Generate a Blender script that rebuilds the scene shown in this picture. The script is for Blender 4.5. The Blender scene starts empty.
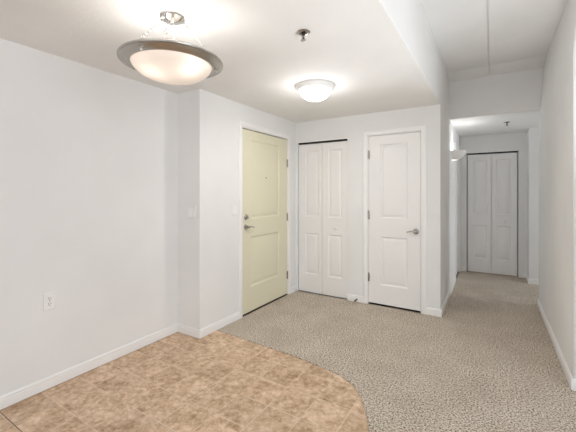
import bpy, bmesh, math, random
from mathutils import Vector, Matrix
random.seed(7)
R = math.radians
SC = bpy.context.scene
COL = SC.collection

# ------------------------------------------------------------------ camera, world, light, exposure
cam_d = bpy.data.cameras.new('camera'); cam = bpy.data.objects.new('camera', cam_d); COL.objects.link(cam)
cam.location = (0, 0, 1.368); cam.rotation_euler = (R(90), 0, 0.5554)
cam_d.sensor_width = 36; cam_d.lens = 36 * 330.1 / 576; cam_d.shift_y = -(216 - 192.9) / 576
cam_d.clip_start = 0.02
SC.camera = cam
SC.view_settings.view_transform = 'Standard'; SC.view_settings.look = 'None'
SC.view_settings.gamma = 1; SC.view_settings.exposure = 0.58
SC.view_settings.use_curve_mapping = False
SC.cycles.max_bounces = 12; SC.cycles.diffuse_bounces = 8; SC.cycles.transmission_bounces = 8
SC.cycles.sample_clamp_indirect = 4.0

W = bpy.data.worlds.new('world'); SC.world = W; W.use_nodes = True
W.node_tree.nodes['Background'].inputs['Color'].default_value = (0.85, 0.92, 1.0, 1)
W.node_tree.nodes['Background'].inputs['Strength'].default_value = 1.0

def area_light(name, loc, rot, sx, sy, power, col):
    d = bpy.data.lights.new(name, 'AREA'); d.shape = 'RECTANGLE'; d.size = sx; d.size_y = sy
    d.energy = power; d.color = col
    o = bpy.data.objects.new(name, d); COL.objects.link(o); o.location = loc; o.rotation_euler = rot
    return o
# daylight coming in through the glass doors of the living room (behind the camera) and the side hall's window
area_light('window_daylight', (3.82, -0.30, 1.25), (R(105), 0, R(90)), 3.0, 2.2, 45, (0.90, 0.97, 1.06))
area_light('rear_window_daylight', (0.2, -3.42, 1.40), (R(90), 0, 0), 4.4, 1.6, 9, (0.90, 0.97, 1.06))
area_light('side_hall_daylight', (3.66, 5.62, 1.15), (R(90), 0, R(90)), 0.9, 1.7, 6.5, (0.94, 0.985, 1.03)).data.spread = R(80)

def spot_up(name, loc, power, col):
    d = bpy.data.lights.new(name, 'SPOT'); d.energy = power; d.color = col; d.spot_size = R(112); d.spot_blend = 0.5; d.shadow_soft_size = 0.2
    o = bpy.data.objects.new(name, d); COL.objects.link(o); o.location = loc; o.rotation_euler = (R(180), 0, 0)
    return o
spot_up('raised_ceiling_fill', (0.45, 1.75, 0.60), 62, (0.96, 0.985, 1.01))   # added upward fill with no fixture, brightens the raised ceiling
def bulb_light(name, loc, power, col=(0.96, 0.985, 1.0), rad=0.03):
    d = bpy.data.lights.new(name, 'POINT'); d.energy = power; d.color = col; d.shadow_soft_size = rad
    o = bpy.data.objects.new(name, d); COL.objects.link(o); o.location = loc
    return o

# ------------------------------------------------------------------ materials
def new_mat(name):
    m = bpy.data.materials.new(name); m.use_nodes = True
    nt = m.node_tree; b = nt.nodes['Principled BSDF']
    return m, nt, b
def nd(nt, t, **kw):
    n = nt.nodes.new(t)
    for k, v in kw.items():
        if k in n.inputs.keys(): n.inputs[k].default_value = v
        else: setattr(n, k, v)
    return n
def ramp(nt, fac, stops):
    n = nt.nodes.new('ShaderNodeValToRGB'); e = n.color_ramp.elements
    while len(e) < len(stops): e.new(0.5)
    for i, (p, c) in enumerate(stops):
        e[i].position = p; e[i].color = (*c, 1)
    nt.links.new(fac, n.inputs[0]); return n
def paint(name, col, rough=0.6, scale=60, bump=0.08, spec=0.3, var=0.03, dist=0.004):
    m, nt, b = new_mat(name)
    tc = nd(nt, 'ShaderNodeTexCoord')
    n1 = nd(nt, 'ShaderNodeTexNoise', Scale=1.7, Detail=3.0); nt.links.new(tc.outputs['Object'], n1.inputs['Vector'])
    lo = [c * (1 - var) for c in col]; hi = [min(1, c * (1 + var)) for c in col]
    r = ramp(nt, n1.outputs['Fac'], [(0.3, lo), (0.7, hi)]); nt.links.new(r.outputs['Color'], b.inputs['Base Color'])
    n2 = nd(nt, 'ShaderNodeTexNoise', Scale=scale, Detail=2.0); nt.links.new(tc.outputs['Object'], n2.inputs['Vector'])
    bp = nd(nt, 'ShaderNodeBump', Strength=bump, Distance=dist); nt.links.new(n2.outputs['Fac'], bp.inputs['Height'])
    nt.links.new(bp.outputs['Normal'], b.inputs['Normal'])
    b.inputs['Roughness'].default_value = rough; b.inputs['Specular IOR Level'].default_value = spec
    return m
def metal(name, col, rough, scale=(4, 4, 400), bump=0.02):
    m, nt, b = new_mat(name)
    tc = nd(nt, 'ShaderNodeTexCoord'); mp = nd(nt, 'ShaderNodeMapping'); mp.inputs['Scale'].default_value = scale
    nt.links.new(tc.outputs['Object'], mp.inputs['Vector'])
    n = nd(nt, 'ShaderNodeTexNoise', Scale=3.0, Detail=2.0); nt.links.new(mp.outputs['Vector'], n.inputs['Vector'])
    r = ramp(nt, n.outputs['Fac'], [(0.3, [c * 0.88 for c in col]), (0.7, col)])
    nt.links.new(r.outputs['Color'], b.inputs['Base Color'])
    b.inputs['Metallic'].default_value = 1; b.inputs['Roughness'].default_value = rough
    return m
M = {}
M['wall'] = paint('wall_paint', (0.80, 0.795, 0.785), 0.75, 55, 0.05)
M['ceiling'] = paint('ceiling_paint', (0.81, 0.805, 0.795), 0.85, 38, 0.22)
M['trim'] = paint('trim_enamel', (0.86, 0.85, 0.835), 0.38, 25, 0.02, 0.4, 0.01)
M['door'] = paint('white_door_enamel', (0.83, 0.815, 0.80), 0.42, 90, 0.03, 0.4, 0.012)
M['yellow'] = paint('pale_yellow_door_enamel', (0.735, 0.70, 0.53), 0.4, 90, 0.03, 0.4, 0.015)
M['plastic'] = paint('white_plastic', (0.85, 0.845, 0.835), 0.35, 30, 0.0, 0.5, 0.01)
M['plaster'] = paint('white_plaster', (0.80, 0.78, 0.75), 0.6, 60, 0.05)
M['nickel'] = metal('brushed_nickel', (0.47, 0.445, 0.41), 0.27)
M['chrome'] = metal('polished_chrome', (0.72, 0.71, 0.69), 0.12)
M['dark_metal'] = metal('dark_track_metal', (0.05, 0.048, 0.045), 0.5)
M['rubber'] = paint('dark_rubber', (0.05, 0.045, 0.04), 0.7, 60, 0.03, 0.2)
M['black'] = paint('black_slot', (0.03, 0.03, 0.03), 0.6, 60, 0.0, 0.2)

def frosted(name, trans, emis, col=(1.0, 0.93, 0.87), dif=(0.85, 0.82, 0.79)):
    m = bpy.data.materials.new(name); m.use_nodes = True; nt = m.node_tree; nt.nodes.clear()
    out = nd(nt, 'ShaderNodeOutputMaterial')
    tl = nd(nt, 'ShaderNodeBsdfTranslucent', Color=(*col, 1))
    gl = nd(nt, 'ShaderNodeBsdfGlossy', Color=(1, 1, 1, 1), Roughness=0.25)
    df = nd(nt, 'ShaderNodeBsdfDiffuse', Color=(*dif, 1))
    tc = nd(nt, 'ShaderNodeTexCoord'); n = nd(nt, 'ShaderNodeTexNoise', Scale=9.0, Detail=4.0, Distortion=1.5)
    nt.links.new(tc.outputs['Object'], n.inputs['Vector'])
    r = ramp(nt, n.outputs['Fac'], [(0.3, [c * 0.93 for c in col]), (0.7, col)])
    nt.links.new(r.outputs['Color'], tl.inputs['Color'])
    em = nd(nt, 'ShaderNodeEmission', Strength=emis); nt.links.new(r.outputs['Color'], em.inputs['Color'])
    m1 = nd(nt, 'ShaderNodeMixShader'); m1.inputs[0].default_value = trans
    nt.links.new(df.outputs[0], m1.inputs[1]); nt.links.new(tl.outputs[0], m1.inputs[2])
    m2 = nd(nt, 'ShaderNodeMixShader'); m2.inputs[0].default_value = 0.04
    nt.links.new(m1.outputs[0], m2.inputs[1]); nt.links.new(gl.outputs[0], m2.inputs[2])
    ad = nd(nt, 'ShaderNodeAddShader'); nt.links.new(m2.outputs[0], ad.inputs[0]); nt.links.new(em.outputs[0], ad.inputs[1])
    nt.links.new(ad.outputs[0], out.inputs['Surface'])
    return m
M['bowl'] = frosted('frosted_alabaster_glass', 0.11, 0.11, (1.0, 0.87, 0.77), (0.45, 0.41, 0.38))
M['dome'] = frosted('frosted_white_glass', 0.35, 0.3, (1.0, 0.96, 0.91))
def emitter(name, col, s):
    m = bpy.data.materials.new(name); m.use_nodes = True; nt = m.node_tree; nt.nodes.clear()
    out = nd(nt, 'ShaderNodeOutputMaterial'); em = nd(nt, 'ShaderNodeEmission', Strength=s, Color=(*col, 1))
    nt.links.new(em.outputs[0], out.inputs['Surface']); return m
M['bulb'] = emitter('lit_bulb', (1.0, 0.9, 0.75), 5)

def carpet_mat():
    m, nt, b = new_mat('beige_frieze_carpet')
    tc = nd(nt, 'ShaderNodeTexCoord'); P = tc.outputs['Object']
    wn = nd(nt, 'ShaderNodeTexNoise', Scale=60.0, Detail=2.0); nt.links.new(P, wn.inputs['Vector'])
    mx = nd(nt, 'ShaderNodeMixRGB'); mx.blend_type = 'ADD'; mx.inputs[0].default_value = 0.018
    nt.links.new(P, mx.inputs[1]); nt.links.new(wn.outputs['Color'], mx.inputs[2])
    vo = nd(nt, 'ShaderNodeTexVoronoi', Scale=100.0); nt.links.new(mx.outputs[0], vo.inputs['Vector'])
    n1 = nd(nt, 'ShaderNodeTexNoise', Scale=90.0, Detail=3.0, Roughness=0.72); nt.links.new(P, n1.inputs['Vector'])
    n2 = nd(nt, 'ShaderNodeTexNoise', Scale=3.2, Detail=4.0, Roughness=0.6); nt.links.new(P, n2.inputs['Vector'])
    r1 = ramp(nt, n1.outputs['Fac'], [(0.39, (0.185, 0.13, 0.09)), (0.46, (0.60, 0.49, 0.375)), (0.52, (0.87, 0.765, 0.64)), (0.61, (0.98, 0.93, 0.86))])
    r2 = ramp(nt, n2.outputs['Fac'], [(0.3, (0.90, 0.885, 0.86)), (0.7, (1.06, 1.06, 1.06))])
    mul = nd(nt, 'ShaderNodeMixRGB'); mul.blend_type = 'MULTIPLY'; mul.inputs[0].default_value = 1
    nt.links.new(r1.outputs['Color'], mul.inputs[1]); nt.links.new(r2.outputs['Color'], mul.inputs[2])
    nt.links.new(mul.outputs[0], b.inputs['Base Color'])
    ad = nd(nt, 'ShaderNodeMath', operation='SUBTRACT'); nt.links.new(n1.outputs['Fac'], ad.inputs[0]); nt.links.new(vo.outputs['Distance'], ad.inputs[1])
    bp = nd(nt, 'ShaderNodeBump', Strength=1.0, Distance=0.012); nt.links.new(ad.outputs[0], bp.inputs['Height'])
    nt.links.new(bp.outputs['Normal'], b.inputs['Normal'])
    b.inputs['Roughness'].default_value = 0.95; b.inputs['Specular IOR Level'].default_value = 0.08
    return m
M['carpet'] = carpet_mat()

TS = 0.2356
def vinyl_mat():
    m, nt, b = new_mat('tan_stone_look_vinyl')
    tc = nd(nt, 'ShaderNodeTexCoord'); P = tc.outputs['Object']
    mp = nd(nt, 'ShaderNodeMapping'); mp.inputs['Location'].default_value = (2.176 + 20 * TS, -2.215 + 30 * TS, 0)
    nt.links.new(P, mp.inputs['Vector'])
    br = nd(nt, 'ShaderNodeTexBrick', Scale=1.0); br.offset = 0.0; br.squash = 1.0
    for k, v in (('Mortar Size', 0.0035), ('Mortar Smooth', 0.5), ('Bias', 0.0), ('Brick Width', TS), ('Row Height', TS)): br.inputs[k].default_value = v
    br.inputs['Color1'].default_value = (0, 0, 0, 1); br.inputs['Color2'].default_value = (1, 1, 1, 1); br.inputs['Mortar'].default_value = (0.5, 0.5, 0.5, 1)
    nt.links.new(mp.outputs['Vector'], br.inputs['Vector'])
    # each tile gets its own slice of the mottling, so the blotches stop at the joints
    off = nd(nt, 'ShaderNodeVectorMath', operation='SCALE'); off.inputs['Scale'].default_value = 5.0
    nt.links.new(br.outputs['Color'], off.inputs[0])
    pa = nd(nt, 'ShaderNodeVectorMath', operation='ADD'); nt.links.new(P, pa.inputs[0]); nt.links.new(off.outputs[0], pa.inputs[1])
    n1 = nd(nt, 'ShaderNodeTexNoise', Scale=7.5, Detail=9.0, Roughness=0.68, Distortion=0.6); nt.links.new(pa.outputs[0], n1.inputs['Vector'])
    n2 = nd(nt, 'ShaderNodeTexNoise', Scale=26.0, Detail=8.0, Roughness=0.78); nt.links.new(P, n2.inputs['Vector'])
    mixf = nd(nt, 'ShaderNodeMath', operation='MULTIPLY_ADD'); mixf.inputs[1].default_value = 0.55
    nt.links.new(n2.outputs['Fac'], mixf.inputs[0]); 
    sc = nd(nt, 'ShaderNodeMath', operation='MULTIPLY'); sc.inputs[1].default_value = 0.45; nt.links.new(n1.outputs['Fac'], sc.inputs[0])
    nt.links.new(sc.outputs[0], mixf.inputs[2])
    r1 = ramp(nt, mixf.outputs[0], [(0.37, (0.32, 0.185, 0.10)), (0.455, (0.53, 0.36, 0.23)), (0.535, (0.70, 0.515, 0.36)), (0.63, (0.86, 0.71, 0.565))])
    tint = ramp(nt, br.outputs['Color'], [(0.0, (0.90, 0.89, 0.87)), (1.0, (1.06, 1.06, 1.06))])
    mul = nd(nt, 'ShaderNodeMixRGB'); mul.blend_type = 'MULTIPLY'; mul.inputs[0].default_value = 1
    nt.links.new(r1.outputs['Color'], mul.inputs[1]); nt.links.new(tint.outputs['Color'], mul.inputs[2])
    grout = nd(nt, 'ShaderNodeMixRGB'); grout.inputs[2].default_value = (0.80, 0.67, 0.53, 1)
    gf = nd(nt, 'ShaderNodeMath', operation='MULTIPLY'); gr = ramp(nt, n1.outputs['Fac'], [(0.40, (0.15, 0.15, 0.15)), (0.56, (0.9, 0.9, 0.9))]); nt.links.new(gr.outputs['Color'], gf.inputs[1])
    nt.links.new(br.outputs['Fac'], gf.inputs[0]); nt.links.new(gf.outputs[0], grout.inputs[0]); nt.links.new(mul.outputs[0], grout.inputs[1])
    sx = nd(nt, 'ShaderNodeSeparateXYZ'); nt.links.new(P, sx.inputs[0])
    sd = nd(nt, 'ShaderNodeMath', operation='COMPARE'); sd.inputs[1].default_value = 0.806; sd.inputs[2].default_value = 0.0022   # the sheet's open seam
    nt.links.new(sx.outputs['Y'], sd.inputs[0])
    sm = nd(nt, 'ShaderNodeMixRGB'); sm.inputs[2].default_value = (0.10, 0.07, 0.05, 1); nt.links.new(sd.outputs[0], sm.inputs[0]); nt.links.new(grout.outputs[0], sm.inputs[1])
    nt.links.new(sm.outputs[0], b.inputs['Base Color'])
    bp = nd(nt, 'ShaderNodeBump', Strength=0.25, Distance=0.003); bp.invert = True
    nt.links.new(br.outputs['Fac'], bp.inputs['Height']); nt.links.new(bp.outputs['Normal'], b.inputs['Normal'])
    b.inputs['Roughness'].default_value = 0.5; b.inputs['Specular IOR Level'].default_value = 0.3
    return m
M['vinyl'] = vinyl_mat()

# ------------------------------------------------------------------ mesh helpers
def add_box(bm, x0, x1, y0, y1, z0, z1):
    v = [bm.verts.new((x, y, z)) for z in (z0, z1) for y in (y0, y1) for x in (x0, x1)]
    for f in ((0, 2, 3, 1), (4, 5, 7, 6), (0, 1, 5, 4), (2, 6, 7, 3), (0, 4, 6, 2), (1, 3, 7, 5)):
        bm.faces.new([v[i] for i in f])
def add_prism(bm, pts, z0, z1):
    a = [bm.verts.new((x, y, z0)) for x, y in pts]; b = [bm.verts.new((x, y, z1)) for x, y in pts]
    bm.faces.new(a[::-1]); bm.faces.new(b)
    for i in range(len(pts)):
        j = (i + 1) % len(pts); bm.faces.new((a[i], a[j], b[j], b[i]))
def add_lathe(bm, prof, n=48, mat=Matrix()):
    rings = []
    for r, z in prof:
        if r < 1e-6: rings.append([bm.verts.new(mat @ Vector((0, 0, z)))])
        else: rings.append([bm.verts.new(mat @ Vector((r * math.cos(2 * math.pi * i / n), r * math.sin(2 * math.pi * i / n), z))) for i in range(n)])
    for a, b in zip(rings, rings[1:]):
        for i in range(n):
            j = (i + 1) % n
            if len(a) == 1 and len(b) == 1: continue
            if len(a) == 1: bm.faces.new((a[0], b[j], b[i]))
            elif len(b) == 1: bm.faces.new((a[i], a[j], b[0]))
            else: bm.faces.new((a[i], a[j], b[j], b[i]))
def add_tube(bm, pts, radii, n=10, flat=1.0):
    pts = [Vector(p) for p in pts]
    if not hasattr(radii, '__len__'): radii = [radii] * len(pts)
    rings = []
    up = Vector((0, 0, 1))
    for i, p in enumerate(pts):
        d = (pts[min(i + 1, len(pts) - 1)] - pts[max(i - 1, 0)]).normalized()
        u = up if abs(d.dot(up)) < 0.95 else Vector((1, 0, 0))
        s = d.cross(u).normalized(); t = s.cross(d).normalized()
        rings.append([bm.verts.new(p + radii[i] * (math.cos(2 * math.pi * k / n) * s + flat * math.sin(2 * math.pi * k / n) * t)) for k in range(n)])
    for a, b in zip(rings, rings[1:]):
        for k in range(n): bm.faces.new((a[k], a[(k + 1) % n], b[(k + 1) % n], b[k]))
    bm.faces.new(rings[0][::-1]); bm.faces.new(rings[-1])
def add_torus(bm, mat, R0, r, sx=1.0, n=16, k=7):
    rings = []
    for i in range(n):
        a = 2 * math.pi * i / n; c = Vector((math.cos(a) * R0 * sx, math.sin(a) * R0, 0)); d = Vector((math.cos(a), math.sin(a), 0))
        rings.append([bm.verts.new(mat @ (c + r * (math.cos(2 * math.pi * j / k) * d + Vector((0, 0, math.sin(2 * math.pi * j / k)))))) for j in range(k)])
    for i in range(n):
        a, b = rings[i], rings[(i + 1) % n]
        for j in range(k): bm.faces.new((a[j], b[j], b[(j + 1) % k], a[(j + 1) % k]))
def obj(name, bm, mat, parent=None, bevel=0, smooth=35, loc=None):
    bmesh.ops.recalc_face_normals(bm, faces=bm.faces[:])
    me = bpy.data.meshes.new(name); bm.to_mesh(me); bm.free(); me.materials.append(M[mat])
    if smooth:
        me.polygons.foreach_set('use_smooth', [True] * len(me.polygons)); me.set_sharp_from_angle(angle=R(smooth))
    o = bpy.data.objects.new(name, me); COL.objects.link(o)
    if parent: o.parent = parent
    if loc: o.location = loc
    if bevel:
        b = o.modifiers.new('bevel', 'BEVEL'); b.width = bevel; b.segments = 2; b.limit_method = 'ANGLE'; b.angle_limit = R(40)
    return o
def boxes(name, lst, mat, parent=None, bevel=0):
    bm = bmesh.new()
    for b in lst: add_box(bm, *b)
    return obj(name, bm, mat, parent, bevel)
def tag(o, label, cat, group=None, kind=None):
    o['label'] = label; o['category'] = cat
    if group: o['group'] = group
    if kind: o['kind'] = kind
    return o
def struct(o, label, cat):
    return tag(o, label, cat, None, 'structure')
def thing(name, label, cat, loc, rz=0, group=None, kind=None):
    o = bpy.data.objects.new(name, None); COL.objects.link(o); o.empty_display_size = 0.1
    o.location = loc; o.rotation_euler = (0, 0, rz)
    return tag(o, label, cat, group, kind)

# ------------------------------------------------------------------ the setting
H, HH = 2.35, 2.916                 # dropped ceiling, raised ceiling
XL, XE, XD, XR = -2.654, -2.349, -0.4935, 0.475
YA, YB, YH, YF, YJ = 2.206, 3.992, 4.883, 6.534, 6.155
YR0, YR1, YREAR, XFAR = 2.997, 5.043, -3.2, 3.6
FZ = -0.006                         # vinyl surface; the carpet's top is at 0

bm = bmesh.new(); add_box(bm, XL - .15, XFAR + .2, YREAR - .15, YF + .25, -0.15, FZ)
struct(obj('floor', bm, 'vinyl'), 'tan mottled stone look square vinyl tile floor in the foreground', 'floor')
edge = [(XE, 2.428), (-2.20, 2.426), (-2.04, 2.418), (-1.90, 2.408), (-1.764, 2.399), (-1.61, 2.394), (-1.463, 2.388), (-1.257, 2.364), (-1.075, 2.335),
        (-0.975, 2.312), (-0.883, 2.268), (-0.815, 2.217), (-0.760, 2.150), (-0.715, 2.085), (-0.680, 2.015), (-0.635, 1.93), (-0.597, 1.84), (-0.56, 1.70), (-0.535, 1.5), (-0.52, 1.2), (-0.51, 0.6), (-0.51, YREAR)]
poly = edge + [(XFAR, YREAR), (XFAR, YR0), (XR, YR0), (XR, YR1), (XFAR, YR1), (XFAR, YJ), (0.465, YJ), (0.465, YF), (XD, YF), (XD, YB), (XE, YB)]
bm = bmesh.new(); add_prism(bm, poly, FZ - 0.002, 0.0)
bmesh.ops.triangulate(bm, faces=[f for f in bm.faces if len(f.verts) > 4])
struct(obj('floor_carpet', bm, 'carpet', smooth=0), 'beige speckled wall to wall carpet with a curved edge against the vinyl', 'carpet')

struct(boxes('wall_left', [(XL - .12, XL, YREAR, YA, FZ, H)], 'wall'), 'long plain white wall at the left with an outlet', 'wall')
E0, E1, EZ = 2.826, 3.782, 2.100    # entry door opening
bm = bmesh.new()
add_box(bm, XL - .12, XE, YA, E0, FZ, H); add_box(bm, XL - .12, XE, E1, YB + .12, FZ, H)
add_box(bm, XL - .12, XE, E0, E1, EZ, H); add_box(bm, XL - .12, XE - .10, E0, E1, FZ, EZ)
struct(obj('wall_entry', bm, 'wall'), 'white wall jutting out around the pale yellow entry door', 'wall')
B0, B1, BZ = -2.318, -1.583, 2.066  # bifold opening
D0, D1, DZ = -1.316, -0.692, 2.078  # closet door opening
bm = bmesh.new()
for x0, x1, z0, z1 in ((XE, B0, FZ, H), (B0, B1, BZ, H), (B1, D0, FZ, H), (D0, D1, DZ, H), (D1, XD, FZ, H)): add_box(bm, x0, x1, YB, YB + .10, z0, z1)
add_box(bm, XE, XD, YB + .10, YB + .14, FZ, H)
struct(obj('wall_back', bm, 'wall'), 'white back wall with the closet doors under the dropped ceiling', 'wall')
L0, L1, LZ = 5.72, 6.42, 2.07       # door in the left wall of the hall
bm = bmesh.new()
add_box(bm, XD - .13, XD, YB + .14, L0, FZ, H); add_box(bm, XD - .13, XD, YB, L0, H, HH + .1); add_box(bm, XD - .13, XD, L1, YF + .13, FZ, HH + .1)
add_box(bm, XD - .13, XD, L0, L1, LZ, HH + .1); add_box(bm, XD - .13, XD - .10, L0, L1, FZ, LZ)
struct(obj('wall_hall_left', bm, 'wall'), 'white left wall of the hallway holding the sconce', 'wall')
F0, F1, FZT = -0.388, 0.353, 2.055  # far bifold opening
bm = bmesh.new()
for x0, x1, z0, z1 in ((XD, F0, FZ, H), (F0, F1, FZT, H), (F1, 0.465, FZ, H)): add_box(bm, x0, x1, YF, YF + .10, z0, z1)
add_box(bm, XD, 0.465, YF + .10, YF + .13, FZ, H)
struct(obj('wall_far', bm, 'wall'), 'wall at the far end of the hallway around the double closet doors', 'wall')
struct(boxes('wall_jog', [(0.465, XFAR, YJ, YF + .13, FZ, H)], 'wall'), 'short white wall stepping forward right of the far closet', 'wall')
# right wall: the part above the dropped ceiling's height leans slightly back
bm = bmesh.new()
prof = [(XR, FZ), (XR, H), (XR + .045, HH + .1), (XR + .17, HH + .1), (XR + .17, FZ)]
a = [bm.verts.new((x, YR0, z)) for x, z in prof]; b = [bm.verts.new((x, YR1, z)) for x, z in prof]
bm.faces.new(a); bm.faces.new(b[::-1])
for i in range(5): bm.faces.new((a[i], b[i], b[(i + 1) % 5], a[(i + 1) % 5]))
struct(obj('wall_right', bm, 'wall', bevel=0.012), 'white hallway wall at the right edge of the picture', 'wall')
struct(boxes('wall_living', [(XR + .17, XFAR, YR0, YR0 + .12, FZ, HH + .1)], 'wall'), 'white wall facing the living room beyond the right corner', 'wall')
struct(boxes('wall_side_hall', [(XR + .17, XFAR, YR1 - .12, YR1, FZ, H)], 'wall'), 'wall of the side passage off the hallway', 'wall')
struct(boxes('wall_living_right', [(XFAR, XFAR + .12, YREAR, -1.8, FZ, HH + .1), (XFAR, XFAR + .12, 1.2, YR0 + .12, FZ, HH + .1), (XFAR, XFAR + .12, -1.8, 1.2, 2.35, HH + .1)], 'wall'), 'right wall of the living room behind the camera', 'wall')
# rear wall with glass door opening, and the passage's end wall with a window opening
bm = bmesh.new()
add_box(bm, XL - .12, -2.1, YREAR - .12, YREAR, FZ, HH + .1); add_box(bm, 2.5, XFAR + .12, YREAR - .12, YREAR, FZ, HH + .1)
add_box(bm, -2.1, 2.5, YREAR - .12, YREAR, 2.3, HH + .1)
struct(obj('wall_rear', bm, 'wall'), 'rear wall of the living room with a wide glazed opening', 'wall')
bm = bmesh.new()
add_box(bm, XFAR, XFAR + .08, YR1 - .12, YR1 + .10, FZ, H); add_box(bm, XFAR, XFAR + .08, YJ - .08, YF + .13, FZ, H)
add_box(bm, XFAR, XFAR + .08, YR1 + .10, YJ - .08, 2.05, H); add_box(bm, XFAR, XFAR + .08, YR1 + .10, YJ - .08, FZ, 0.25)
struct(obj('wall_side_hall_end', bm, 'wall'), 'end wall of the side passage with a window opening', 'wall')
bm = bmesh.new()
for x in (-2.1, -0.6, 0.93, 2.44): add_box(bm, x, x + .06, YREAR - .09, YREAR - .03, FZ, 2.3)
add_box(bm, -2.04, 2.44, YREAR - .09, YREAR - .03, 2.24, 2.3); add_box(bm, -2.04, 2.44, YREAR - .09, YREAR - .03, FZ, 0.05)
struct(obj('window_1', bm, 'trim'), 'white frame of the glazed opening behind the camera', 'window')

bm = bmesh.new()
for y in (-1.8, -0.33, 1.14): add_box(bm, XFAR + .03, XFAR + .09, y, y + .06, FZ, 2.35)
add_box(bm, XFAR + .03, XFAR + .09, -1.74, 1.14, 2.29, 2.35); add_box(bm, XFAR + .03, XFAR + .09, -1.74, 1.14, FZ, 0.05)
struct(obj('window_2', bm, 'trim'), 'white frame of the balcony glass door in the living room', 'window')
struct(boxes('ceiling', [(XL - .12, XD + .0, YREAR, YB, H, HH + .1)], 'ceiling'), 'low white dropped ceiling over the entry and dining area', 'ceiling')
# raised ceiling with one long drywall joint, sloping down a little where it meets the header
JX, JW = -0.040, 0.007
bm = bmesh.new()
for x0, x1 in ((XD, JX - JW), (JX + JW, XFAR + .12)):
    add_box(bm, x0, x1, YREAR, 4.70, HH, HH + .05)
    pr = [(4.70, HH), (YH, 2.846), (YH, HH + .05), (4.70, HH + .05)]
    a = [bm.verts.new((x0, y, z)) for y, z in pr]; b = [bm.verts.new((x1, y, z)) for y, z in pr]
    bm.faces.new(a); bm.faces.new(b[::-1])
    for i in range(4): bm.faces.new((a[i], b[i], b[(i + 1) % 4], a[(i + 1) % 4]))
pr = [(YREAR, HH + .016), (4.70, HH + .016), (YH, 2.862), (YH, HH + .09), (YREAR, HH + .09)]
a = [bm.verts.new((JX - JW - .02, y, z)) for y, z in pr]; b = [bm.verts.new((JX + JW + .02, y, z)) for y, z in pr]
bm.faces.new(a); bm.faces.new(b[::-1])
for i in range(5): bm.faces.new((a[i], b[i], b[(i + 1) % 5], a[(i + 1) % 5]))
struct(obj('ceiling_raised', bm, 'ceiling', smooth=4), 'raised ceiling at top right with one straight seam', 'ceiling')
struct(boxes('ceiling_hall', [(XD, XFAR, YH, YF + .13, H, HH + .1)], 'ceiling'), 'low hallway ceiling with its header face, beyond the raised ceiling', 'ceiling')

# baseboards: flat board with a small eased bead on top
def base_profile(t=0.013, h=0.080): return [(0, 0), (t, 0), (t, h - .024), (t - .0035, h - .022), (t - .0035, h - .017), (t - .001, h - .013), (t - .004, h - .004), (t - .007, h), (0, h)]
def baseboard(name, p0, p1, label, z0=FZ + .0045):
    """runs p0 -> p1 with the room on the left-hand side"""
    d = Vector((p1[0] - p0[0], p1[1] - p0[1])).normalized(); nrm = Vector((-d.y, d.x))
    bm = bmesh.new(); P = base_profile()
    a = [bm.verts.new((p0[0] + nrm.x * u, p0[1] + nrm.y * u, z0 + w)) for u, w in P]
    b = [bm.verts.new((p1[0] + nrm.x * u, p1[1] + nrm.y * u, z0 + w)) for u, w in P]
    bm.faces.new(a[::-1]); bm.faces.new(b)
    for i in range(len(P)): bm.faces.new((a[i], a[(i + 1) % len(P)], b[(i + 1) % len(P)], b[i]))
    return struct(obj(name, bm, 'trim'), label, 'baseboard')
CW = 0.057
baseboard('baseboard_left', (XL, YA), (XL, YREAR), 'white baseboard along the long left wall')
baseboard('baseboard_pier', (XE + .013, YA), (XL + .013, YA), 'short white baseboard on the pier left of the entry door')
baseboard('baseboard_entry', (XE, E0 - CW), (XE, YA), 'white baseboard between the pier corner and the entry door')
baseboard('baseboard_entry_corner', (XE, YB), (XE, E1 + CW), 'short white baseboard between the entry door and the back corner')
baseboard('baseboard_back', (D0 - CW, YB), (B1 + .004, YB), 'short white baseboard between the bifold door and the closet door')
baseboard('baseboard_back_corner', (XD + .013, YB), (D1 + CW, YB), 'white baseboard right of the closet door')
baseboard('baseboard_hall_left', (XD, L0 - CW), (XD, YB), 'white baseboard along the left wall of the hallway')
baseboard('baseboard_hall_corner', (XD, YF), (XD, L1 + CW), 'short white baseboard in the far left corner of the hallway')
baseboard('baseboard_far_left', (F0 - .004, YF), (XD + .013, YF), 'tiny white baseboard left of the far closet doors')
baseboard('baseboard_far_right', (0.452, YF), (F1 + .004, YF), 'short white baseboard right of the far closet doors')
baseboard('baseboard_jog', (0.465, YJ), (0.465, YF), 'white baseboard on the side of the far jog wall')
baseboard('baseboard_jog_front', (XFAR, YJ), (0.452, YJ), 'white baseboard on the front of the far jog wall')
baseboard('baseboard_right', (XR, YR0 - .013), (XR, YR1), 'white baseboard along the right wall of the hallway')
baseboard('baseboard_living', (XFAR, YR0), (XR, YR0), 'white baseboard beyond the right corner of the hallway')

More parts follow.
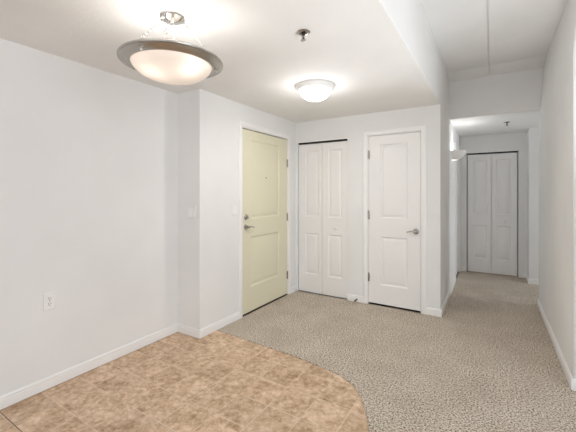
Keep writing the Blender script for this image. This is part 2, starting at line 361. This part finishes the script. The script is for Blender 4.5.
# ------------------------------------------------------------------ doors (local frame: x along the wall, front faces -y, z up)
def leaf_mesh(x0, x1, z0, z1, y0, y1, panels):
    bm = bmesh.new()
    xs = sorted({x0, x1, *[p[0] for p in panels], *[p[1] for p in panels]}); zs = sorted({z0, z1, *[p[2] for p in panels], *[p[3] for p in panels]})
    V = {}
    def v(x, z):
        if (x, z) not in V: V[(x, z)] = bm.verts.new((x, y0, z))
        return V[(x, z)]
    for i in range(len(xs) - 1):
        for j in range(len(zs) - 1):
            cx, cz = (xs[i] + xs[i + 1]) / 2, (zs[j] + zs[j + 1]) / 2
            if any(p[0] < cx < p[1] and p[2] < cz < p[3] for p in panels): continue
            bm.faces.new((v(xs[i], zs[j]), v(xs[i + 1], zs[j]), v(xs[i + 1], zs[j + 1]), v(xs[i], zs[j + 1])))
    e = .002
    add_box(bm, x0, x1, y0 + .014, y1, z0, z1)
    for q in (((x0, z0), (x1, z0)), ((x1, z0), (x1, z1)), ((x1, z1), (x0, z1)), ((x0, z1), (x0, z0))):
        (ax, az), (bx, bz) = q
        bm.faces.new([bm.verts.new(c) for c in ((ax, y0, az), (bx, y0, bz), (bx, y0 + .014, bz), (ax, y0 + .014, az))])
    bmesh.ops.remove_doubles(bm, verts=bm.verts[:], dist=1e-5)
    return bm
def panel_mesh(x0, x1, z0, z1, y0, k=1.0):
    bm = bmesh.new(); prev = None
    for ins, dep in ((0, 0), (.003, .005), (.014, .0136), (.021, .0138), (.027, .012), (.048, .003), (.052, .0025)):
        ins *= k
        r = [bm.verts.new((x, y0 + dep, z)) for x, z in ((x0 + ins, z0 + ins), (x1 - ins, z0 + ins), (x1 - ins, z1 - ins), (x0 + ins, z1 - ins))]
        if prev:
            for i in range(4): bm.faces.new((prev[i], prev[(i + 1) % 4], r[(i + 1) % 4], r[i]))
        prev = r
    bm.faces.new(prev); return bm
def panelled(root, name, x0, x1, z0, z1, y0, y1, panels, mat, k=1.0):
    lf = obj(name, leaf_mesh(x0, x1, z0, z1, y0, y1, panels), mat, root, smooth=20)
    for p in panels: obj('panel', panel_mesh(*p, y0, k), mat, lf, smooth=20)
    return lf
def jamb(root, w, h, d, z0=0.0):
    t = .008
    boxes('jamb', [(0, t, 0.0, d, z0, h), (w - t, w, 0.0, d, z0, h), (t, w - t, 0.0, d, h - t, h)], 'trim', root)
def casing(root, w, h, cw=CW, z0=FZ, sides=(1, 1)):
    def prof(bm, path):
        pr = [(0.003, 0), (0.003, -.008), (.012, -.013), (cw - .012, -.015), (cw, -.010), (cw, 0)]
        rows = []
        for (x, z, dx, dz) in path: rows.append([bm.verts.new((x + u * dx, yy, z + u * dz)) for u, yy in pr])
        for a, b in zip(rows, rows[1:]):
            for i in range(len(pr) - 1): bm.faces.new((a[i], a[i + 1], b[i + 1], b[i]))
        bm.faces.new(rows[0]); bm.faces.new(rows[-1][::-1])
    bm = bmesh.new()
    prof(bm, [(0, z0, -1, 0), (0, h, -1, 1), (w, h, 1, 1), (w, z0, 1, 0)])
    return obj('casing', bm, 'trim', root, smooth=30)
def hinge(root, x, z, y):
    bm = bmesh.new()
    for k in range(3): add_lathe(bm, [(0, -.016), (.0065, -.016), (.0065, .016), (0, .016)], 12, Matrix.Translation((x, y - .004, z + (k - 1) * .033)))
    add_lathe(bm, [(0, .0), (.004, .002), (.0055, .007), (0, .011)], 12, Matrix.Translation((x, y - .004, z + .049)))
    add_box(bm, x - .014, x + .014, y + .0, y + .002, z - .05, z + .05)
    h = obj('hinge', bm, 'nickel', root)
    h['label'] = 'brushed metal hinge'
def lever(root, x, y, z, dirn, L=0.105):
    bm = bmesh.new(); rot = Matrix.Translation((x, y, z)) @ Matrix.Rotation(R(90), 4, 'X')
    add_lathe(bm, [(0, 0), (.033, 0), (.033, .004), (.029, .010), (.016, .013), (.012, .020), (.012, .042), (.015, .046), (.013, .054), (0, .056)], 32, rot)
    h = obj('handle', bm, 'nickel', root); h['label'] = 'brushed nickel lever handle with round rose'
    bm = bmesh.new(); n = 12; pts = []; rad = []
    for i in range(n):
        t = i / (n - 1)
        pts.append((x + dirn * (t * L - .004), y - .047 + .012 * t * t, z + .006 * math.sin(t * math.pi * 1.5) - 0.004 * t)); rad.append(.0105 - .0045 * t)
    add_tube(bm, pts, rad, 12, 0.8)
    obj('lever', bm, 'nickel', h)
def bifold_knob(root, x, y, z):
    bm = bmesh.new(); rot = Matrix.Translation((x, y, z)) @ Matrix.Rotation(R(90), 4, 'X')
    add_lathe(bm, [(0, 0), (.011, 0), (.009, .008), (.010, .014), (.019, .021), (.020, .028), (.014, .035), (0, .037)], 24, rot)
    k = obj('knob', bm, 'plastic', root); k['label'] = 'small round white knob'

# entry door: pale yellow, two panels
d1 = thing('door_1', 'pale yellow two panel entry door with deadbolt and lever handle', 'door', (XE, E0, 0), R(90), kind='structure')
w = E1 - E0
jamb(d1, w, EZ, .10); casing(d1, w, EZ)
panelled(d1, 'leaf', .012, w - .012, .016, EZ - .020, .004, .046, [(.168, .755, 1.070, 1.976), (.160, .748, .296, .868)], 'yellow', 1.1)
boxes('threshold', [(.010, w - .010, -.004, .098, FZ, .006)], 'dark_metal', d1)
for z in (1.763, 1.043, .262): hinge(d1, w - .010, z, .003)
lever(d1, .070, .004, .985, 1, .115)
bm = bmesh.new(); rot = Matrix.Translation((.068, .004, 1.098)) @ Matrix.Rotation(R(90), 4, 'X')
add_lathe(bm, [(0, 0), (.031, 0), (.031, .006), (.024, .014), (.012, .016), (0, .016)], 32, rot)
db = obj('deadbolt', bm, 'nickel', d1); db['label'] = 'brushed nickel round deadbolt'
bm = bmesh.new(); add_box(bm, .062, .074, -.034, -.011, 1.078, 1.118); obj('thumb_turn', bm, 'nickel', db, bevel=.003)
bm = bmesh.new(); rot = Matrix.Translation((.463, .0065, 1.552)) @ Matrix.Rotation(R(90), 4, 'X')
add_lathe(bm, [(0, 0), (.0085, 0), (.0085, .003), (.005, .004), (.0045, .002), (0, .002)], 20, rot)
pp = obj('peephole', bm, 'dark_metal', d1); pp['label'] = 'tiny dark peephole'

# bifold closet door beside the entry
def bifold(name, label, x0, x1, y, zt, low, up, knob_leaf_x, zk, xgap, cols):
    d = thing(name, label, 'door', (x0, y, 0), 0, kind='structure')
    w = x1 - x0; g = .005
    lw = (w - 2 * xgap - g) / 2
    for k in range(2):
        a = xgap + k * (lw + g)
        panelled(d, 'leaf', a, a + lw, .006, zt - .030, .020, .052, [(*cols[k], *up), (*cols[k], *low)], 'door', 1.0)
    boxes('track', [(.004, w - .004, .024, .050, zt - .018, zt - .001)], 'dark_metal', d)
    bifold_knob(d, knob_leaf_x - x0, .020, zk)
    return d
b1 = bifold('door_2', 'white bifold closet door beside the entry door, dark track gap above', B0, B1, YB, BZ, (.252, .815), (1.040, 1.942), -1.745, .905, .007, ((.108, .316), (.455, .655)))
boxes('track_cover', [(.0, B1 - B0, -.006, .0, BZ - .004, BZ + .014)], 'trim', b1)
# hinged closet door on the back wall
d3 = thing('door_3', 'white two panel closet door with lever handle, on the back wall', 'door', (D0, YB, 0), 0, kind='structure')
w = D1 - D0
jamb(d3, w, DZ, .10); casing(d3, w, DZ)
panelled(d3, 'leaf', .011, w - .011, .020, DZ - .013, .003, .038, [(.150, .475, 1.060, 1.956), (.158, .473, .250, .838)], 'door', 1.0)
for z in (1.837, 1.094, .327): hinge(d3, .009, z, .003)
lever(d3, .567, .003, .925, -1, .105)
# far closet doors
bifold('door_4', 'white double closet doors at the far end of the hallway', F0, F1, YF, FZT, (.245, .818), (1.006, 1.925), .164, .897, .016, ((.104, .304), (.433, .641)))
# left hall door, seen edge on
d5 = thing('door_5', 'white door seen almost edge on in the hallway left wall', 'door', (XD, L0, 0), R(90), kind='structure')
w = L1 - L0
jamb(d5, w, LZ, .10); casing(d5, w, LZ)
panelled(d5, 'leaf', .011, w - .011, .004, LZ - .012, .02, .055, [(.13, w - .13, 1.060, 1.95), (.13, w - .13, .250, .838)], 'door', 1.0)

# ------------------------------------------------------------------ lights
PX, PY = -1.522, 1.228
pend = thing('bowl_pendant_light', 'lit semi flush bowl light with brushed nickel ring hung on three chains', 'ceiling light', (PX, PY, H))
bm = bmesh.new()
add_lathe(bm, [(0, 0), (.068, 0), (.070, -.006), (.066, -.013), (.050, -.020), (.030, -.030), (.012, -.034), (.010, -.044), (0, -.046)], 48)
can = obj('canopy', bm, 'chrome', pend); can['label'] = 'polished round ceiling canopy'
bm = bmesh.new()
RZ = -.240
add_lathe(bm, [(.205, RZ + .022), (.255, RZ + .006), (.274, RZ - .006), (.2785, RZ - .012), (.2775, RZ - .017), (.273, RZ - .018), (.270, RZ - .0155), (.258, RZ - .014),
               (.253, RZ - .017), (.250, RZ - .022), (.236, RZ - .028), (.226, RZ - .036), (.218, RZ - .036), (.216, RZ - .028), (.205, RZ + .022)], 96)
ring = obj('ring', bm, 'nickel', pend, smooth=40); ring['label'] = 'wide brushed nickel ring'
bm = bmesh.new(); rg = .2155; dp = .092; pr = []
for i in range(17):
    t = i / 16; a = t * math.pi / 2
    pr.append((rg * math.cos(a) ** 0.9 if i < 16 else 0, RZ - .024 - dp * math.sin(a) ** 1.15))
add_lathe(bm, pr, 72)
gb = obj('glass_bowl', bm, 'bowl', pend, smooth=60); gb['label'] = 'glowing frosted glass bowl'
for az in (-76, 48, 166):
    a = R(az); ux, uy = math.cos(a), math.sin(a)
    p0 = Vector((.056 * ux, .056 * uy, -.018)); p1 = Vector((.240 * ux, .240 * uy, RZ + .020))
    bm = bmesh.new(); L = (p1 - p0).length; n = 15; dv = (p1 - p0).normalized(); q = dv.to_track_quat('X', 'Z').to_matrix().to_4x4()
    for i in range(n):
        m = Matrix.Translation(p0 + dv * (L * (i + .5) / n)) @ q @ Matrix.Rotation(R(90 * (i % 2)), 4, 'X')
        add_torus(bm, m, .0062, .0016, 1.65, 12, 6)
    ch = obj('chain', bm, 'chrome', pend)
    bm = bmesh.new()
    add_tube(bm, [p0 + Vector((-.004 * ux, -.004 * uy, .008)), p0 - Vector((0, 0, .002)), p0 + dv * .014], [.005, .006, .004], 10)
    add_tube(bm, [p0 + dv * .026, p0 + dv * .034, p0 + dv * .05, p0 + dv * .058], [.004, .0085, .0085, .004], 12)
    obj('hook', bm, 'chrome', ch)
    bm = bmesh.new()
    add_lathe(bm, [(0, .040), (.004, .038), (.004, .002), (.010, .0), (.010, -.006), (.006, -.010), (.0085, -.015), (.006, -.021), (0, -.023)], 20, Matrix.Translation((.241 * ux, .241 * uy, RZ - .022)))
    fi = obj('finial', bm, 'chrome', ring); fi['label'] = 'small round finial nut under the ring'
bm = bmesh.new(); add_tube(bm, [(.004, 0, -.04), (.006, .004, -.10), (.003, -.002, -.18), (0, 0, RZ + .02)], .0032, 8)
obj('cord', bm, 'plastic', pend)
bm = bmesh.new(); add_box(bm, -.02, .02, -.02, .02, RZ - .008, RZ + .030)
for s in (-1, 1): add_tube(bm, [(s * .015, 0, RZ + .006), (s * .060, s * .02, RZ - .006)], .013, 12)
add_tube(bm, [(-.212, 0, RZ + .015), (.212, 0, RZ + .015)], .005, 8); 
obj('socket_bar', bm, 'nickel', pend)
for s in (-1, 1):
    bm = bmesh.new(); c = Vector((s * .075, s * .046, RZ - .020))
    add_lathe(bm, [(0, -.028), (.012, -.026), (.022, -.018), (.027, -.004), (.025, .010), (.016, .024), (.012, .034), (0, .036)], 20, Matrix.Translation(c))
    bu = obj('bulb', bm, 'bulb', pend); bu['label'] = 'lit bulb inside the bowl'; bu.visible_shadow = True
    bulb_light('pendant_bulb_light', (PX + c.x * 1.0, PY + c.y * 1.0, H + c.z + .055), 0.38, rad=.035)
    bulb_light('pendant_bulb_light', (PX + c.x + .062, PY + c.y - .050, H + c.z - .012), 1.1, (1.0, 0.95, 0.88), rad=.02)

FX, FY = -1.391, 2.712
fl = thing('flush_dome_light', 'lit flush mount dome light with white rim near the entry door', 'ceiling light', (FX, FY, H))
bm = bmesh.new(); add_lathe(bm, [(0, 0), (.176, 0), (.180, -.006), (.178, -.016), (.170, -.030), (.160, -.040), (.150, -.042), (.146, -.036), (.146, -.010), (0, -.010)], 72)
rim = obj('rim', bm, 'plastic', fl); rim['label'] = 'white metal rim'
bm = bmesh.new(); pr = []
for i in range(17):
    a = i / 16 * math.pi / 2; pr.append((.146 * math.cos(a) ** .95 if i < 16 else 0, -.036 - .098 * math.sin(a) ** 1.1))
add_lathe(bm, pr, 64)
dm = obj('glass_dome', bm, 'dome', fl, smooth=60); dm['label'] = 'glowing frosted glass dome'
bm = bmesh.new(); add_lathe(bm, [(0, -.128), (.009, -.130), (.011, -.136), (.007, -.141), (.009, -.146), (.005, -.152), (0, -.153)], 20)
fi = obj('finial', bm, 'nickel', fl); fi['label'] = 'small metal finial at the bottom of the dome'
bulb_light('dome_bulb_light', (FX - .05, FY, H - .080), 5, (1.0, 0.96, 0.90), rad=.035)
bulb_light('dome_glow_light', (FX, FY, H - .25), 3.6, (0.97, 0.985, 0.985), rad=.055)
dl = area_light('dome_down_light', (FX, FY, H - .165), (0, 0, 0), .26, .26, 4.0, (1.0, 0.97, 0.94)); dl.data.shape = 'DISK'
bulb_light('dome_bulb_light', (FX + .05, FY + .01, H - .080), 5, (1.0, 0.96, 0.90), rad=.035)

SY, SZ = 5.22, 1.880
sn = thing('wall_sconce', 'white half bowl uplight sconce on the hallway left wall', 'wall light', (XD, SY, SZ))
def half_bowl(r0, zlist, sq=1.0):
    bm = bmesh.new(); n = 24; rows = []
    for r, z in zlist: rows.append([bm.verts.new((max(0, r * math.sin(math.pi * i / n)) * sq, -r * 1.0 * math.cos(math.pi * i / n), z)) for i in range(n + 1)])
    for a, b in zip(rows, rows[1:]):
        for i in range(n): bm.faces.new((a[i], a[i + 1], b[i + 1], b[i]))
    return bm
sh = obj('shade', half_bowl(.15, [(.150, .075), (.150, .062), (.142, .040), (.120, .005), (.088, -.030), (.060, -.046), (.054, -.046), (.084, -.022), (.114, .012), (.136, .044), (.144, .075), (.150, .075)]), 'plaster', sn, smooth=40); sh.scale = (1.22, 1.15, 1.0)
sh['label'] = 'white half bowl shade'
obj('lower_lens', half_bowl(.06, [(.0, -.047), (.060, -.047), (.060, -.043), (0.0, -.043)]), 'dome', sn)
boxes('back_plate', [(.0, .006, -.06, .06, -.045, .060)], 'plastic', sn, .002)
bm = bmesh.new(); add_lathe(bm, [(0, -.03), (.014, -.026), (.018, -.012), (.012, .012), (0, .014)], 16, Matrix.Translation((.06, 0, .03)))
obj('bulb', bm, 'bulb', sn)
bulb_light('sconce_bulb_light', (XD + .06, SY, SZ + .075), 1.7, rad=.03)
bulb_light('sconce_bulb_light', (XD + .055, SY, SZ - .018), .1, rad=.01)

# ------------------------------------------------------------------ small things
def sprinkler(loc, label):
    s = thing('fire_sprinkler', label, 'sprinkler', loc, 0)
    bm = bmesh.new(); add_lathe(bm, [(0, -.001), (.020, -.001), (.024, -.010), (.032, -.009), (.041, -.003), (.041, 0), (0, 0)], 32)
    e = obj('escutcheon', bm, 'nickel', s); e['label'] = 'round chrome plate on the ceiling'
    bm = bmesh.new(); add_lathe(bm, [(0, 0), (.012, 0), (.012, -.012), (.009, -.016), (0, -.016)], 16)
    for k in (-1, 1): add_tube(bm, [(k * .008, 0, -.012), (k * .011, 0, -.026), (k * .006, 0, -.040), (0, 0, -.044)], .0022, 8)
    add_tube(bm, [(0, 0, -.014), (0, 0, -.050)], .0032, 8)
    obj('head', bm, 'dark_metal', s)
    bm = bmesh.new(); add_lathe(bm, [(0, -.048), (.017, -.049), (.018, -.052), (0, -.053)], 20)
    obj('deflector', bm, 'nickel', s)
sprinkler((-.982, 1.762, H), 'chrome fire sprinkler on the low ceiling in front of the dome light')
sprinkler((.167, 5.486, H), 'small fire sprinkler on the far hallway ceiling')

def switch(loc, rz, w, gangs, label):
    s = thing('light_switch', label, 'light switch', loc, rz)
    bm = bmesh.new(); add_box(bm, -w / 2, w / 2, -.009, 0, -.058, .058)
    obj('plate', bm, 'plastic', s, bevel=.004)
    for g in range(gangs):
        cx = (g - (gangs - 1) / 2) * .046
        bm = bmesh.new(); v = [bm.verts.new((cx + x, y, z)) for x, y, z in ((-.017, -.0145, -.034), (.017, -.0145, -.034), (.017, -.0105, 0), (-.017, -.0105, 0), (.017, -.0095, .034), (-.017, -.0095, .034), (.017, -.005, .034), (-.017, -.005, .034), (.017, -.005, -.034), (-.017, -.005, -.034))]
        for f in ((0, 1, 2, 3), (3, 2, 4, 5), (5, 4, 6, 7), (0, 3, 5, 7, 9), (1, 8, 6, 4, 2), (9, 8, 1, 0)): bm.faces.new([v[i] for i in f])
        obj('rocker', bm, 'plastic', s, smooth=10)
    for g in range(gangs):
        for z in (-.048, .048):
            bm = bmesh.new(); add_lathe(bm, [(0, .0105), (.003, .0105), (.0035, .008)], 10, Matrix.Translation(((g - (gangs - 1) / 2) * .046, 0, z)) @ Matrix.Rotation(R(90), 4, 'X'))
            obj('screw', bm, 'nickel', s)
switch((-2.447, YA, 1.185), 0, .116, 2, 'white double light switch on the narrow pier face')
switch((XE, 2.695, 1.190), R(90), .072, 1, 'white single light switch left of the pale yellow entry door')

o = thing('wall_outlet', 'white duplex power outlet low on the long left wall', 'outlet', (XL, 1.088, .607), R(90))
bm = bmesh.new(); add_box(bm, -.037, .037, -.007, 0, -.062, .062); obj('plate', bm, 'plastic', o, bevel=.004)
for z in (-.020, .020):
    bm = bmesh.new(); prf = [(-.017, -.010), (-.012, -.015), (.012, -.015), (.017, -.010), (.017, .010), (.012, .015), (-.012, .015), (-.017, .010)]
    a = [bm.verts.new((x, -.0095, z + zz)) for x, zz in prf]; b = [bm.verts.new((x, -.006, z + zz)) for x, zz in prf]
    bm.faces.new(a); bm.faces.new(b[::-1])
    for i in range(8): bm.faces.new((a[i], a[(i + 1) % 8], b[(i + 1) % 8], b[i]))
    rc = obj('receptacle', bm, 'plastic', o)
    sl = boxes('slots', [(-.0085, -.0055, -.0100, -.0090, z - .002, z + .008), (.0055, .0085, -.0100, -.0090, z - .001, z + .007), (-.003, .003, -.0100, -.0090, z - .011, z - .006)], 'black', rc)
    sl['label'] = 'dark plug slots'
bm = bmesh.new(); add_lathe(bm, [(0, .0085), (.003, .0085), (.0035, .006)], 10, Matrix.Rotation(R(90), 4, 'X')); obj('screw', bm, 'nickel', o)

ds = thing('door_stop', 'small rigid door stop with dark tip on baseboard between closet doors', 'door stop', (-1.452, YB - .013, .030))
rot = Matrix.Rotation(R(90), 4, 'X')
bm = bmesh.new(); add_lathe(bm, [(0, 0), (.013, 0), (.013, .004), (.007, .010), (0, .010)], 20, rot); obj('base', bm, 'nickel', ds)
bm = bmesh.new(); add_lathe(bm, [(.0, .008), (.0055, .008), (.005, .060), (0, .060)], 14, rot); obj('shaft', bm, 'dark_metal', ds)
bm = bmesh.new(); add_lathe(bm, [(0, .056), (.010, .056), (.011, .066), (.008, .074), (0, .075)], 16, rot)
tp = obj('tip', bm, 'rubber', ds); tp['label'] = 'dark rubber tip'
